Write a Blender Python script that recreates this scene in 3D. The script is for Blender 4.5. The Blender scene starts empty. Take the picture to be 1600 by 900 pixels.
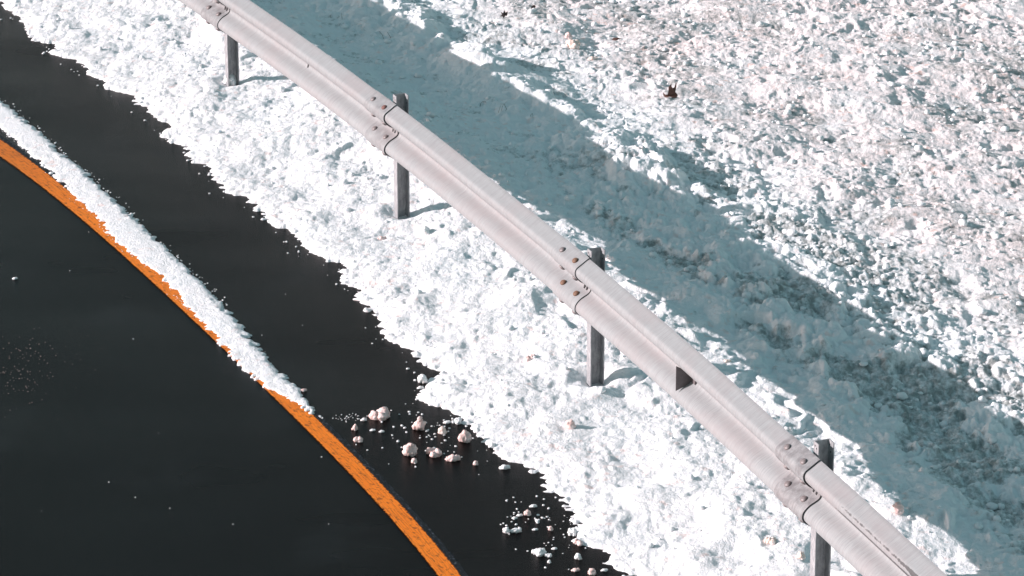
import bpy, bmesh, math, random
import numpy as np
from mathutils import Vector, noise as mnoise

R = math.radians
scene = bpy.context.scene
C = scene.collection
random.seed(7)

# ------------------------------------------------------------------ camera
FPX, CAMH, PITCH = 5700.0, 6.58, R(20)
cd = bpy.data.cameras.new('camera')
cam = bpy.data.objects.new('camera', cd)
C.objects.link(cam)
cam.location = (0, 0, CAMH)
cam.rotation_euler = (R(90) - PITCH, 0, 0)
cd.sensor_width = 36
cd.lens = FPX / 1600 * 36
cd.clip_start = 0.1
cd.clip_end = 3000
scene.camera = cam

# ------------------------------------------------------------------ light
SUN_EL = R(19.6)
w = bpy.data.worlds.new('World')
scene.world = w
w.use_nodes = True
nt = w.node_tree
nt.nodes.clear()
sky = nt.nodes.new('ShaderNodeTexSky')
sky.sky_type = 'NISHITA'
sky.sun_disc = False
sky.sun_elevation = SUN_EL
sky.sun_rotation = R(-90)
hs = nt.nodes.new('ShaderNodeHueSaturation')
hs.inputs['Hue'].default_value = 0.44
hs.inputs['Saturation'].default_value = 0.92
bg = nt.nodes.new('ShaderNodeBackground')
bg.inputs['Strength'].default_value = 0.082
wo = nt.nodes.new('ShaderNodeOutputWorld')
nt.links.new(sky.outputs[0], hs.inputs['Color'])
nt.links.new(hs.outputs[0], bg.inputs[0])
nt.links.new(bg.outputs[0], wo.inputs[0])

sd = bpy.data.lights.new('sun', 'SUN')
sd.energy = 4.6
sd.angle = R(0.5)
sd.color = (1.0, 0.905, 0.915)
sun = bpy.data.objects.new('sun', sd)
C.objects.link(sun)
travel = Vector((math.cos(SUN_EL), 0.02, -math.sin(SUN_EL)))   # the sun stands on the left
sun.rotation_euler = travel.to_track_quat('-Z', 'Y').to_euler()
sun.location = (-30, 0, 15)

scene.view_settings.view_transform = 'Standard'
scene.view_settings.look = 'None'
scene.view_settings.exposure = 0.60
scene.view_settings.gamma = 1
scene.render.engine = 'CYCLES'

ROADZ = -0.06

# ------------------------------------------------------------------ helpers
def world_at(px, py, z=0.0):
    """a point of the ground plane z from its place in the 1600x900 photograph"""
    dx = (px - 800) / FPX
    dy = -(py - 450) / FPX
    d = (dx, math.cos(PITCH) + dy * math.sin(PITCH), -math.sin(PITCH) + dy * math.cos(PITCH))
    t = (z - CAMH) / d[2]
    return (d[0] * t, d[1] * t)

def tag(o, label=None, cat=None, group=None, kind=None):
    if label: o['label'] = label
    if cat: o['category'] = cat
    if group: o['group'] = group
    if kind: o['kind'] = kind
    return o

def link(name, me, mat=None, parent=None, smooth=True):
    o = bpy.data.objects.new(name, me)
    C.objects.link(o)
    if mat and not me.materials: me.materials.append(mat)
    if parent: o.parent = parent
    if smooth:
        me.polygons.foreach_set('use_smooth', np.ones(len(me.polygons), dtype=bool))
    return o

def np_mesh(name, verts, quads):
    me = bpy.data.meshes.new(name)
    n = len(verts); m = len(quads); k = quads.shape[1]
    me.vertices.add(n)
    me.vertices.foreach_set('co', np.ascontiguousarray(verts, dtype=np.float32).ravel())
    me.loops.add(m * k)
    me.loops.foreach_set('vertex_index', np.ascontiguousarray(quads, dtype=np.int32).ravel())
    me.polygons.add(m)
    me.polygons.foreach_set('loop_start', np.arange(0, m * k, k, dtype=np.int32))
    me.update(calc_edges=True)
    me.validate()
    return me

RNG = np.random.default_rng(11)
TAB = RNG.random((6, 256, 256)).astype(np.float32)

def vnoise(x, y, seed=0):
    """smooth value noise, -1..1"""
    T = TAB[seed % 6]
    x = x + 37.3 * seed + 5000; y = y + 91.7 * seed + 5000
    xi = np.floor(x).astype(np.int64); yi = np.floor(y).astype(np.int64)
    fx = x - xi; fy = y - yi
    fx = fx * fx * fx * (fx * (fx * 6 - 15) + 10); fy = fy * fy * fy * (fy * (fy * 6 - 15) + 10)
    a = T[xi & 255, yi & 255]; b = T[(xi + 1) & 255, yi & 255]
    c = T[xi & 255, (yi + 1) & 255]; d = T[(xi + 1) & 255, (yi + 1) & 255]
    return ((a * (1 - fx) + b * fx) * (1 - fy) + (c * (1 - fx) + d * fx) * fy) * 2 - 1

def fbm(x, y, f, octv=3, seed=0, gain=0.5):
    s = 0; a = 1.0; tot = 0
    for i in range(octv):
        s = s + a * vnoise(x * f, y * f, seed + i); tot += a
        a *= gain; f *= 2.07
    return s / tot

def domes(x, y, c, rmin, rmax, prob, seed=0):
    """height of scattered half-sunk lumps"""
    x = x + 500.0; y = y + 500.0
    xi = np.floor(x / c).astype(np.int64); yi = np.floor(y / c).astype(np.int64)
    best = np.zeros_like(x)
    o = seed * 53
    for i in (-1, 0, 1):
        for j in (-1, 0, 1):
            a = (xi + i + o) & 255; b = (yi + j + o * 3) & 255
            px = (xi + i + TAB[0][a, b]) * c; py = (yi + j + TAB[1][a, b]) * c
            q = TAB[3][a, b]
            r = rmin + (rmax - rmin) * q * q
            on = TAB[4][a, b] < prob
            el = 0.75 + 0.6 * TAB[5][a, b]
            d2 = ((x - px) * el) ** 2 + ((y - py) / el) ** 2
            h = r * np.maximum(0, 1 - d2 / (r * r)) ** 0.7 * (0.5 + 0.5 * TAB[2][a, b])
            best = np.maximum(best, np.where(on, h, 0))
    return best

def sstep(a, b, x):
    t = np.clip((x - a) / (b - a), 0, 1)
    return t * t * (3 - 2 * t)

def curve_of_y(pts, z, deg=0):
    P = sorted([world_at(a, b, z) for a, b in pts], key=lambda q: q[1])
    X = np.array([q[0] for q in P]); Y = np.array([q[1] for q in P])
    if deg:
        pf = np.polyfit(Y - 19, X, deg)
        Y = np.linspace(Y[0], Y[-1], 60); X = np.polyval(pf, Y - 19)
    k0 = (X[3] - X[0]) / (Y[3] - Y[0]); k1 = (X[-1] - X[-4]) / (Y[-1] - Y[-4])
    def f(y):
        y = np.asarray(y, dtype=float)
        v = np.interp(y, Y, X)
        lo = X[0] + (y - Y[0]) * k0 + 0.012 * (y - Y[0]) ** 2
        hi = X[-1] + (y - Y[-1]) * k1 - 0.012 * (y - Y[-1]) ** 2
        return np.where(y < Y[0], lo, np.where(y > Y[-1], hi, v))
    return f

verge_x = curve_of_y([(0, 8), (50, 50), (105, 98), (165, 135), (230, 180), (300, 248), (350, 290), (415, 345), (470, 385),
                      (540, 440), (580, 495), (625, 545), (672, 582), (645, 618), (710, 648), (775, 700), (835, 745),
                      (872, 800), (915, 850), (975, 900), (1010, 930)], ROADZ)
strip_r = curve_of_y([(0, 158), (52, 200), (96, 240), (132, 268), (200, 332), (248, 379), (312, 439), (368, 500), (396, 535),
                      (433, 580), (473, 618), (505, 655)], ROADZ)
strip_l = curve_of_y([(0, 200), (40, 234), (80, 272), (120, 312), (152, 343), (181, 378), (215, 405), (250, 433), (282, 468), (312, 502),
                      (350, 543), (387, 584), (410, 602), (427, 613), (469, 635), (500, 657)], ROADZ)

# ------------------------------------------------------------------ material kit
def new_mat(name):
    m = bpy.data.materials.new(name)
    m.use_nodes = True
    t = m.node_tree
    b = t.nodes['Principled BSDF']
    return m, t, b

class N:
    def __init__(self, t): self.t = t
    def n(self, typ, **kw):
        x = self.t.nodes.new(typ)
        for k, v in kw.items(): setattr(x, k, v)
        return x
    def l(self, a, b): self.t.links.new(a, b)
    def noise(self, vec, scale, detail=3, rough=0.55, dist=0.0):
        x = self.n('ShaderNodeTexNoise')
        x.inputs['Scale'].default_value = scale; x.inputs['Detail'].default_value = detail
        x.inputs['Roughness'].default_value = rough; x.inputs['Distortion'].default_value = dist
        self.l(vec, x.inputs['Vector'])
        return x.outputs['Fac']
    def ramp(self, fac, stops):
        x = self.n('ShaderNodeValToRGB')
        e = x.color_ramp.elements
        while len(e) < len(stops): e.new(0.5)
        for i, (p, c) in enumerate(stops):
            e[i].position = p
            e[i].color = (c, c, c, 1) if isinstance(c, (int, float)) else (*c, 1)
        self.l(fac, x.inputs[0])
        return x.outputs[0]
    def mapping(self, vec, scale=(1, 1, 1), rot=(0, 0, 0)):
        x = self.n('ShaderNodeMapping')
        x.inputs['Scale'].default_value = scale; x.inputs['Rotation'].default_value = rot
        self.l(vec, x.inputs['Vector'])
        return x.outputs[0]
    def mix(self, fac, a, b, blend='MIX'):
        x = self.n('ShaderNodeMix', data_type='RGBA', blend_type=blend)
        for sock, v in ((x.inputs[0], fac), (x.inputs[6], a), (x.inputs[7], b)):
            if isinstance(v, (int, float)): sock.default_value = v
            elif isinstance(v, tuple): sock.default_value = (*v, 1)
            else: self.l(v, sock)
        return x.outputs[2]
    def math(self, op, a, b=0.0):
        x = self.n('ShaderNodeMath', operation=op)
        for sock, v in ((x.inputs[0], a), (x.inputs[1], b)):
            if isinstance(v, (int, float)): sock.default_value = v
            else: self.l(v, sock)
        return x.outputs[0]
    def bump(self, h, strength, dist, normal=None):
        x = self.n('ShaderNodeBump')
        x.inputs['Strength'].default_value = strength; x.inputs['Distance'].default_value = dist
        self.l(h, x.inputs['Height'])
        if normal: self.l(normal, x.inputs['Normal'])
        return x.outputs[0]
    def obj(self):
        return self.n('ShaderNodeTexCoord').outputs['Object']
    def attr(self, name):
        return self.n('ShaderNodeAttribute', attribute_name=name).outputs['Fac']

def snow_material(name, tint=1.0, base=(0.885, 0.875, 0.885)):
    m, t, b = new_mat(name)
    k = N(t)
    geo = k.n('ShaderNodeNewGeometry').outputs['Position']
    big = k.noise(geo, 0.55, 2)
    fine = k.noise(geo, 7.0, 4, 0.6)
    # pinkish road-salt and clay stain, more of it on the far right of the field
    right = k.attr('stain')
    pinkfield = k.math('MULTIPLY', k.ramp(k.noise(geo, 3.2, 4, 0.65), [(0.25, 0.15), (0.62, 1.0)]), right)
    spots = k.ramp(k.noise(geo, 15.0, 2, 0.5), [(0.62, 0.0), (0.72, 1.0)])
    c = k.mix(k.math('MULTIPLY', pinkfield, 0.85 * tint), base, (0.89, 0.735, 0.715))
    c = k.mix(k.math('MULTIPLY', k.math('MULTIPLY', spots, k.math('ADD', k.math('MULTIPLY', right, 0.55), 0.5)), 0.85 * tint), c, (0.84, 0.58, 0.52))
    cold = k.ramp(k.noise(geo, 1.7, 3, 0.6), [(0.4, 0.0), (0.7, 1.0)])
    c = k.mix(k.math('MULTIPLY', cold, 0.25), c, (0.82, 0.85, 0.875))
    # grit in the churned snow, plus shaded-snow grey painted into the colour
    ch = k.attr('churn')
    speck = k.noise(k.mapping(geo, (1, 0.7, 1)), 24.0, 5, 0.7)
    grit_shade = k.ramp(k.math('ADD', speck, k.math('MULTIPLY', ch, 0.34)), [(0.66, 0.0), (0.90, 1.0)])
    c = k.mix(k.math('MULTIPLY', grit_shade, 0.85), c, (0.22, 0.235, 0.225))
    k.l(c, b.inputs['Base Color'])
    b.inputs['Roughness'].default_value = 0.62
    b.inputs['Specular IOR Level'].default_value = 0.25
    b.inputs['Subsurface Weight'].default_value = 0.5
    b.inputs['Subsurface Radius'].default_value = (1.0, 1.05, 1.1)
    b.inputs['Subsurface Scale'].default_value = 0.010
    g1 = k.noise(geo, 95.0, 3, 0.6)
    g2 = k.noise(geo, 260.0, 2, 0.6)
    h = k.math('ADD', g1, k.math('MULTIPLY', g2, 0.4))
    k.l(k.bump(h, 0.9, 0.0085), b.inputs['Normal'])
    return m

MAT = {}
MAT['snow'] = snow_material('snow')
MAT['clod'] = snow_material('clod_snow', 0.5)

def clod_mat(name, col):
    m, t, b = new_mat(name)
    k = N(t); o = k.obj()
    f = k.ramp(k.noise(o, 28, 3, 0.6), [(0.42, 0.0), (0.8, 0.9)])
    k.l(k.mix(f, col, (0.86, 0.83, 0.83)), b.inputs['Base Color'])
    b.inputs['Roughness'].default_value = 0.5
    b.inputs['Subsurface Weight'].default_value = 0.1
    b.inputs['Subsurface Radius'].default_value = (0.01, 0.006, 0.005)
    b.inputs['Subsurface Scale'].default_value = 1.0
    k.l(k.bump(k.noise(o, 120, 3), 0.6, 0.006), b.inputs['Normal'])
    return m
MAT['clod_white'] = clod_mat('clod_white', (0.86, 0.84, 0.84))
MAT['clod_pink'] = clod_mat('clod_pink', (0.79, 0.54, 0.50))
MAT['clod_peach'] = clod_mat('clod_peach', (0.85, 0.64, 0.56))

def road_material():
    m, t, b = new_mat('wet_asphalt')
    k = N(t); o = k.obj()
    lowf = k.noise(k.mapping(o, (0.5, 1.1, 1)), 1.3, 3)
    streak = k.noise(k.mapping(o, (4, 26, 1), (0, 0, R(4))), 1.6, 5, 0.65)
    grain = k.noise(o, 240, 3, 0.7)
    c = k.mix(k.ramp(streak, [(0.45, 0.0), (0.95, 1.0)]), (0.0038, 0.0024, 0.0024), (0.0074, 0.0054, 0.0055))
    c = k.mix(k.ramp(grain, [(0.60, 0.0), (0.8, 0.8)]), c, (0.016, 0.018, 0.019))
    c = k.mix(k.math('MULTIPLY', k.ramp(k.noise(o, 1.1, 5, 0.6), [(0.55, 0.0), (0.8, 1.0)]), 0.55), c, (0.020, 0.022, 0.024))
    k.l(c, b.inputs['Base Color'])
    r = k.ramp(lowf, [(0.3, 0.14), (0.7, 0.30)])
    k.l(r, b.inputs['Roughness'])
    b.inputs['Specular IOR Level'].default_value = 0.045
    h = k.math('ADD', grain, k.math('MULTIPLY', streak, 0.35))
    k.l(k.bump(h, 0.35, 0.004), b.inputs['Normal'])
    return m
MAT['road'] = road_material()

def paint_material():
    m, t, b = new_mat('orange_line_paint')
    k = N(t); o = k.obj()
    u = k.n('ShaderNodeUVMap').outputs[0]
    wear = k.noise(k.mapping(u, (2.2, 6.0, 1)), 3.0, 6, 0.72)
    crack = k.noise(k.mapping(u, (11, 1.6, 1), (0, 0, 0.5)), 3.0, 5, 0.7, 0.6)
    c = k.mix(k.noise(o, 8, 3), (0.80, 0.180, 0.010), (0.94, 0.255, 0.018))
    c = k.mix(k.ramp(wear, [(0.50, 0.0), (0.66, 0.8)]), c, (0.10, 0.03, 0.012))
    c = k.mix(k.ramp(crack, [(0.56, 0.0), (0.62, 0.7)]), c, (0.06, 0.022, 0.012))
    sepu = k.n('ShaderNodeSeparateXYZ'); k.l(u, sepu.inputs[0])
    overlay = k.ramp(k.math('MULTIPLY', sepu.outputs[0], 0.04), [(0.78, 0.0), (0.87, 1.0)])   # paint turns darker towards the far stretch
    c = k.mix(k.math('MULTIPLY', overlay, 0.6), c, (0.22, 0.075, 0.028))
    k.l(c, b.inputs['Base Color'])
    b.inputs['Roughness'].default_value = 0.55
    b.inputs['Specular IOR Level'].default_value = 0.2
    # ragged worn edges
    sep = k.n('ShaderNodeSeparateXYZ'); k.l(u, sep.inputs[0])
    edge = k.math('ABSOLUTE', k.math('SUBTRACT', sep.outputs[1], 0.5))
    e2 = k.math('ADD', edge, k.math('MULTIPLY', k.noise(k.mapping(u, (26, 2, 1)), 3, 5, 0.78), 0.34))
    a = k.ramp(e2, [(0.60, 1.0), (0.65, 0.0)])
    k.l(a, b.inputs['Alpha'])
    k.l(k.bump(k.noise(o, 180, 3), 0.35, 0.003), b.inputs['Normal'])
    return m
MAT['paint'] = paint_material()

def tar_material():
    m, t, b = new_mat('old_line_edge')
    k = N(t); o = k.obj()
    sp = k.ramp(k.noise(o, 110, 4, 0.75), [(0.57, 0.0), (0.66, 1.0)])
    c = k.mix(sp, (0.008, 0.009, 0.011), (0.15, 0.17, 0.21))
    k.l(c, b.inputs['Base Color'])
    b.inputs['Roughness'].default_value = 0.6
    b.inputs['Specular IOR Level'].default_value = 0.15
    u = k.n('ShaderNodeUVMap').outputs[0]
    sep = k.n('ShaderNodeSeparateXYZ'); k.l(u, sep.inputs[0])
    edge = k.math('ABSOLUTE', k.math('SUBTRACT', sep.outputs[1], 0.5))
    e2 = k.math('ADD', edge, k.math('MULTIPLY', k.noise(k.mapping(u, (14, 2, 1)), 3, 4, 0.7), 0.5))
    k.l(k.ramp(e2, [(0.55, 1.0), (0.75, 0.0)]), b.inputs['Alpha'])
    return m
MAT['tar'] = tar_material()

def galv_material(name, base, dark, pink, rough=0.5):
    """weathered galvanised steel with drawn streaks across the beam and a salt film"""
    m, t, b = new_mat(name)
    k = N(t); o = k.obj()
    u = k.n('ShaderNodeUVMap').outputs[0]
    st = k.noise(k.mapping(u, (60, 2.2, 1), (0, 0, 0.10)), 3.4, 5, 0.7, 0.3)
    st2 = k.noise(k.mapping(u, (22, 3.5, 1), (0, 0, -0.14)), 2.2, 4, 0.65, 0.8)
    blot = k.noise(k.mapping(u, (1.4, 3, 1)), 1.6, 4, 0.6)
    c = k.mix(k.ramp(st, [(0.36, 0.0), (0.60, 1.0)]), dark, base)
    c = k.mix(k.math('MULTIPLY', k.ramp(st2, [(0.5, 0.0), (0.72, 1.0)]), 0.55), c, base)
    c = k.mix(k.math('MULTIPLY', k.ramp(blot, [(0.45, 0.0), (0.7, 1.0)]), 0.6), c, pink)
    spk = k.ramp(k.noise(o, 150, 3, 0.7), [(0.66, 0.0), (0.74, 1.0)])
    c = k.mix(k.math('MULTIPLY', spk, 0.35), c, (0.12, 0.12, 0.125))
    # grime where the splices overlap, scrape along the crest, rust at edges
    gr = k.math('MULTIPLY', k.attr('grime'), k.ramp(k.noise(o, 22, 5, 0.7, 0.4), [(0.34, 0.0), (0.60, 1.0)]))
    c = k.mix(k.math('MULTIPLY', gr, 0.75), c, (0.15, 0.14, 0.145))
    sc = k.ramp(k.math('ADD', k.attr('scrape'), k.math('MULTIPLY', k.noise(k.mapping(u, (7, 8, 1)), 5, 5, 0.7), 0.8)), [(0.86, 0.0), (1.0, 1.0)])
    c = k.mix(k.math('MULTIPLY', sc, 0.85), c, (0.05, 0.048, 0.05))
    ru = k.ramp(k.math('ADD', k.attr('rust'), k.math('MULTIPLY', k.noise(k.mapping(u, (5, 5, 1)), 4, 5, 0.7), 0.8)), [(0.95, 0.0), (1.1, 1.0)])
    c = k.mix(k.math('MULTIPLY', ru, 0.7), c, (0.36, 0.13, 0.09))
    k.l(c, b.inputs['Base Color'])
    b.inputs['Metallic'].default_value = 0.0
    b.inputs['Roughness'].default_value = rough
    b.inputs['Specular IOR Level'].default_value = 0.3
    k.l(k.bump(st, 0.25, 0.0015), b.inputs['Normal'])
    return m
MAT['rail'] = galv_material('galvanised_rail', (0.318, 0.328, 0.333), (0.235, 0.232, 0.238), (0.300, 0.262, 0.264))

def post_material():
    m, t, b = new_mat('post_steel')
    k = N(t); o = k.obj()
    a = k.noise(k.mapping(o, (30, 30, 9)), 2.5, 5, 0.65)
    c = k.mix(k.ramp(a, [(0.35, 0.0), (0.7, 1.0)]), (0.20, 0.20, 0.21), (0.42, 0.41, 0.42))
    spk = k.ramp(k.noise(o, 110, 3, 0.7), [(0.60, 0.0), (0.72, 1.0)])
    c = k.mix(k.math('MULTIPLY', spk, 0.5), c, (0.06, 0.058, 0.06))
    k.l(c, b.inputs['Base Color'])
    b.inputs['Roughness'].default_value = 0.5
    b.inputs['Metallic'].default_value = 0.0
    k.l(k.bump(a, 0.3, 0.002), b.inputs['Normal'])
    return m
MAT['post'] = post_material()

def plain(name, col, rough=0.6, var=0.4, scale=60, metal=0.0):
    m, t, b = new_mat(name)
    k = N(t); o = k.obj()
    a = k.ramp(k.noise(o, scale, 4, 0.65), [(0.35, 0.0), (0.7, 1.0)])
    k.l(k.mix(a, tuple(c * (1 - var) for c in col), col), b.inputs['Base Color'])
    b.inputs['Roughness'].default_value = rough
    b.inputs['Metallic'].default_value = metal
    k.l(k.bump(a, 0.3, 0.002), b.inputs['Normal'])
    return m
MAT['bolt'] = plain('bolt_steel', (0.24, 0.20, 0.20), 0.5)
MAT['rust_bolt'] = plain('rusted_bolt', (0.20, 0.105, 0.065), 0.75)
MAT['red_bolt'] = plain('red_brown_bolt', (0.20, 0.09, 0.075), 0.75)
MAT['plate'] = plain('delineator_steel', (0.17, 0.145, 0.15), 0.55, 0.35, 40)
MAT['leaf'] = plain('dead_oak_leaf', (0.11, 0.045, 0.032), 0.7, 0.35, 35)
MAT['dark_leaf'] = plain('dark_wet_leaf', (0.055, 0.03, 0.03), 0.6, 0.4, 35)
MAT['straw'] = plain('dry_stem', (0.16, 0.12, 0.08), 0.8, 0.4, 50)
MAT['pink_straw'] = plain('pale_straw', (0.62, 0.34, 0.22), 0.8, 0.3, 50)

# ------------------------------------------------------------------ line of the guardrail
BASES_PX = [(363, 127), (628, 332), (930, 593), (1280, 925)]
B = [Vector((*world_at(*q), 0)) for q in BASES_PX]
def step_from(a, b, turn, length=2.73):
    d = (b - a); ang = math.atan2(d.y, d.x) + turn
    return b + Vector((math.cos(ang), math.sin(ang), 0)) * length
far1 = step_from(B[1], B[0], -R(-2.2)); far2 = step_from(B[0], far1, R(2.2)); far3 = step_from(far1, far2, R(2.2))
near1 = step_from(B[2], B[3], R(-1.2)); near2 = step_from(B[3], near1, R(-1.5)); near3 = step_from(near1, near2, R(-1.5))
CTRL = [far3, far2, far1] + B + [near1, near2, near3]
PATH = []; POST_I = []
for i in range(1, len(CTRL) - 2):
    p0, p1, p2, p3 = CTRL[i - 1:i + 3]
    POST_I.append(len(PATH))
    for k_ in range(100):
        t = k_ / 100
        PATH.append(0.5 * ((2 * p1) + (p2 - p0) * t + (2 * p0 - 5 * p1 + 4 * p2 - p3) * t * t + (3 * p1 - p0 - 3 * p2 + p3) * t ** 3))
POST_I.append(len(PATH)); PATH.append(CTRL[-2].copy())
S = [0.0]
for a, b in zip(PATH, PATH[1:]): S.append(S[-1] + (b - a).length)
S = np.array(S); PX = np.array([p.x for p in PATH]); PY = np.array([p.y for p in PATH])
POST_S = [S[i] for i in POST_I]
TX = np.gradient(PX, S); TY = np.gradient(PY, S)
def path_at(s):
    x = np.interp(s, S, PX); y = np.interp(s, S, PY)
    tx = np.interp(s, S, TX); ty = np.interp(s, S, TY)
    l = math.hypot(tx, ty); tx /= l; ty /= l
    return Vector((x, y, 0)), Vector((tx, ty, 0)), Vector((ty, -tx, 0)) * (1 if ty < 0 else -1)
# rail x as a function of y, for the terrain behind it
o_ = np.argsort(PY)
def rail_x(y): return np.interp(y, PY[o_], PX[o_])

# ------------------------------------------------------------------ snow height
CREST = [world_at(a, b, 0.08) for a, b in [(560, -60), (640, 12), (700, 62), (800, 98), (890, 150), (960, 215), (1040, 262), (1110, 300)]]
def seg_dist(x, y, pts):
    """signed-ish distance to a polyline and progress along it"""
    best = np.full_like(x, 1e9); side = np.zeros_like(x)
    for (ax, ay), (bx, by) in zip(pts, pts[1:]):
        dx, dy = bx - ax, by - ay
        L2 = dx * dx + dy * dy
        t = np.clip(((x - ax) * dx + (y - ay) * dy) / L2, 0, 1)
        qx = x - (ax + t * dx); qy = y - (ay + t * dy)
        d = np.hypot(qx, qy)
        s = np.sign(qx * dy - qy * dx)
        m = d < best
        best = np.where(m, d, best); side = np.where(m, s, side)
    return best, side

def snow_height(x, y, fine=True):
    u = x - rail_x(y)
    d = (x - verge_x(y)) * 0.90
    d = d + 0.075 * vnoise(x * 2.6, y * 6.5, 1) * 0.75 + 0.026 * vnoise(x * 7, y * 14, 2) + 0.026 * vnoise(x * 22, y * 30, 3) + 0.014 * vnoise(x * 55, y * 62, 4)
    prof = sstep(-0.02, 0.05, d) * 0.30 + 0.20 * sstep(0.0, 0.2, d) + 0.5 * sstep(0.0, 0.75, d)
    base = ROADZ - 0.012 + (0.012 - ROADZ - 0.002) * prof
    # churned fraction: packed next to the road, broken further in
    patch = fbm(x, y, 1.1, 3, 4)
    churn = 0.28 + 0.45 * sstep(0.45, 1.1, d) + 0.35 * patch
    back = sstep(0.9, 1.6, u)
    churn = churn * (1 - back) + back * (0.92 + 0.35 * patch)
    # the calm, wind-packed part behind the rail at the far end
    calm = sstep(18.3, 20.4, y) * sstep(0.1, 0.5, u) * (1 - sstep(1.35, 1.9, u))
    calm = calm * (1 - np.exp(-(seg_dist(x, y, CREST)[0] / 0.35) ** 2))
    churn = churn * (1 - 0.50 * calm)
    churn = np.clip(churn, 0.12, 1.3)
    in_ = sstep(0.02, 0.25, d)
    h = base.copy()
    h += in_ * (0.035 * fbm(x, y, 0.8, 2, 0) + 0.022 * vnoise(x * 2.4, y * 2.1, 5) * churn)
    # berm just behind the rail
    h += 0.035 * np.exp(-((u - 0.62) / 0.32) ** 2) * (0.6 + 0.8 * sstep(16, 20, y))
    h -= 0.035 * sstep(1.0, 2.0, u)
    # broken slabs with loose granular snow sunk between them
    wxx = x + 0.10 * vnoise(x * 4, y * 4, 2); wyy = y + 0.10 * vnoise(x * 4, y * 4, 3)
    g = fbm(wxx, wyy * 1.25, 1.9, 4, 3, 0.6)
    gran = sstep(-0.10, 0.12, g + 0.25 * (churn - 0.9))
    behind = sstep(0.75, 1.3, u)
    gran = gran * (1 - 0.88 * calm)
    far = sstep(1.55, 2.05, u)            # the slope beyond the shadow is one fine granular crust
    gran = np.maximum(gran, 0.75 * far)
    # patches of grit and dead grass; in the band also painted snow shade
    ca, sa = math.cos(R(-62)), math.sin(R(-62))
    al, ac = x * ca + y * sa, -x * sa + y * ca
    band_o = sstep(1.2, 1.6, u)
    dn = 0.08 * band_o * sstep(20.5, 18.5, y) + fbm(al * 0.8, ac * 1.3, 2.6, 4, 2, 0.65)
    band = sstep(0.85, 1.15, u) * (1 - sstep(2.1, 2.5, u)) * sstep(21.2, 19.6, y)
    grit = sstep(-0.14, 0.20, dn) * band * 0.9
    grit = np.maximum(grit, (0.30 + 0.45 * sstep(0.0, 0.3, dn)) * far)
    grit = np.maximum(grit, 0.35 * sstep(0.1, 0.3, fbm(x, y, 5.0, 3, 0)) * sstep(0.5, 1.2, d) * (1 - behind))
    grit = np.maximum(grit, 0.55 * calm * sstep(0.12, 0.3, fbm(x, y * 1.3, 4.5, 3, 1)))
    gran = np.maximum(gran, grit * (1 - 0.6 * calm))
    h -= 0.018 * grit * band
    slabs = np.abs(fbm(wxx, wyy, 3.6, 3, 1)) * (1 - 0.85 * far)
    h += behind * (1 - 0.8 * calm) * (0.030 * (1 - gran) + 0.070 * slabs * (1 - 0.5 * gran))
    h += sstep(0.5, 1.0, d) * (1 - behind) * 0.030 * (1 - gran)
    h += behind * 0.03 * fbm(x * 0.8 + y * 0.15, y * 1.5, 1.9, 3, 1) * (1 - 0.7 * calm)
    # ploughed ridge that breaks the shadow's far edge
    cd_, side = seg_dist(x, y, CREST)
    wob = 0.10 * vnoise(x * 2.2, y * 1.8, 4)
    cw = np.where(side > 0, 0.24, 0.15)
    h += (0.060 + 0.050 * vnoise(x * 2.9, y * 2.3, 2) + 0.03 * vnoise(x * 8, y * 7, 1)) * np.exp(-((cd_ + wob) / cw) ** 2)
    h -= 0.05 * np.exp(-((np.hypot(x - world_at(760, 60)[0], y - world_at(760, 60)[1]) ) / 0.6) ** 2)
    if fine:
        wx = x + 0.014 * vnoise(x * 18, y * 18, 0) + 0.005 * vnoise(x * 50, y * 50, 4)
        wy = y + 0.014 * vnoise(x * 18, y * 18, 3) + 0.005 * vnoise(x * 50, y * 50, 5)
        c1 = domes(wx, wy, 0.15, 0.028, 0.060, 0.40, 1)
        c2 = domes(wx, wy, 0.066, 0.018, 0.036, 0.62, 2)
        c3 = domes(wx, wy, 0.034, 0.011, 0.019, 0.85, 3)
        mod = np.clip(0.7 + 0.8 * vnoise(x * 3.3, y * 3.1, 2), 0.25, 1.3)
        amp = churn * mod
        gl = 0.45 + 0.75 * gran * behind + 0.35 * gran * (1 - behind)
        gl = gl * (1 - 0.35 * far)
        amp = amp * gl
        bx = x + 0.02 * vnoise(x * 9, y * 9, 1); by = y + 0.02 * vnoise(x * 9, y * 9, 4)
        bil = 0.030 * np.abs(vnoise(bx * 6.5, by * 6.5, 0)) + 0.021 * np.abs(vnoise(bx * 13 + 3, by * 13, 2)) + 0.012 * np.abs(vnoise(bx * 27, by * 27 + 9, 3)) + 0.006 * np.abs(vnoise(bx * 56, by * 56 + 9, 5))
        w_b = 0.31 + 0.10 * back + 0.62 * band + 0.06 * calm - 0.09 * far
        h += 0.016 * vnoise(x * 5.2, y * 4.3, 3) * (1 - behind) * in_
        h += 0.022 * far * np.abs(fbm(x, y, 1.6, 3, 1))
        h += sstep(0.0, 0.12, d) * bil * w_b
        lump = 0.30 * c1 * amp * sstep(0.1, 0.5, d) + 0.78 * c2 * np.clip(amp, 0.15, 1.1) + 0.75 * c3 * (0.35 + 0.65 * amp)
        edge_amp = 0.48 + 0.5 * sstep(0.35, 1.0, d)
        h += sstep(-0.005, 0.05, d) * lump * edge_amp * (0.56 + 0.14 * back + 0.2 * band - 0.24 * far)
        pit = np.maximum(0, fbm(x, y, 6.5, 3, 5) - 0.22)
        h -= in_ * pit * 0.06 * np.clip(churn, 0.35, 1.0)
        # small dark pits in the calm part
        pp = domes(wx, wy * 1.0, 0.19, 0.012, 0.034, 0.32, 5)
        h -= calm * pp * 1.2
        h += calm * 0.016 * fbm(x, y * 1.4, 8.0, 4, 3, 0.7)
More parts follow.
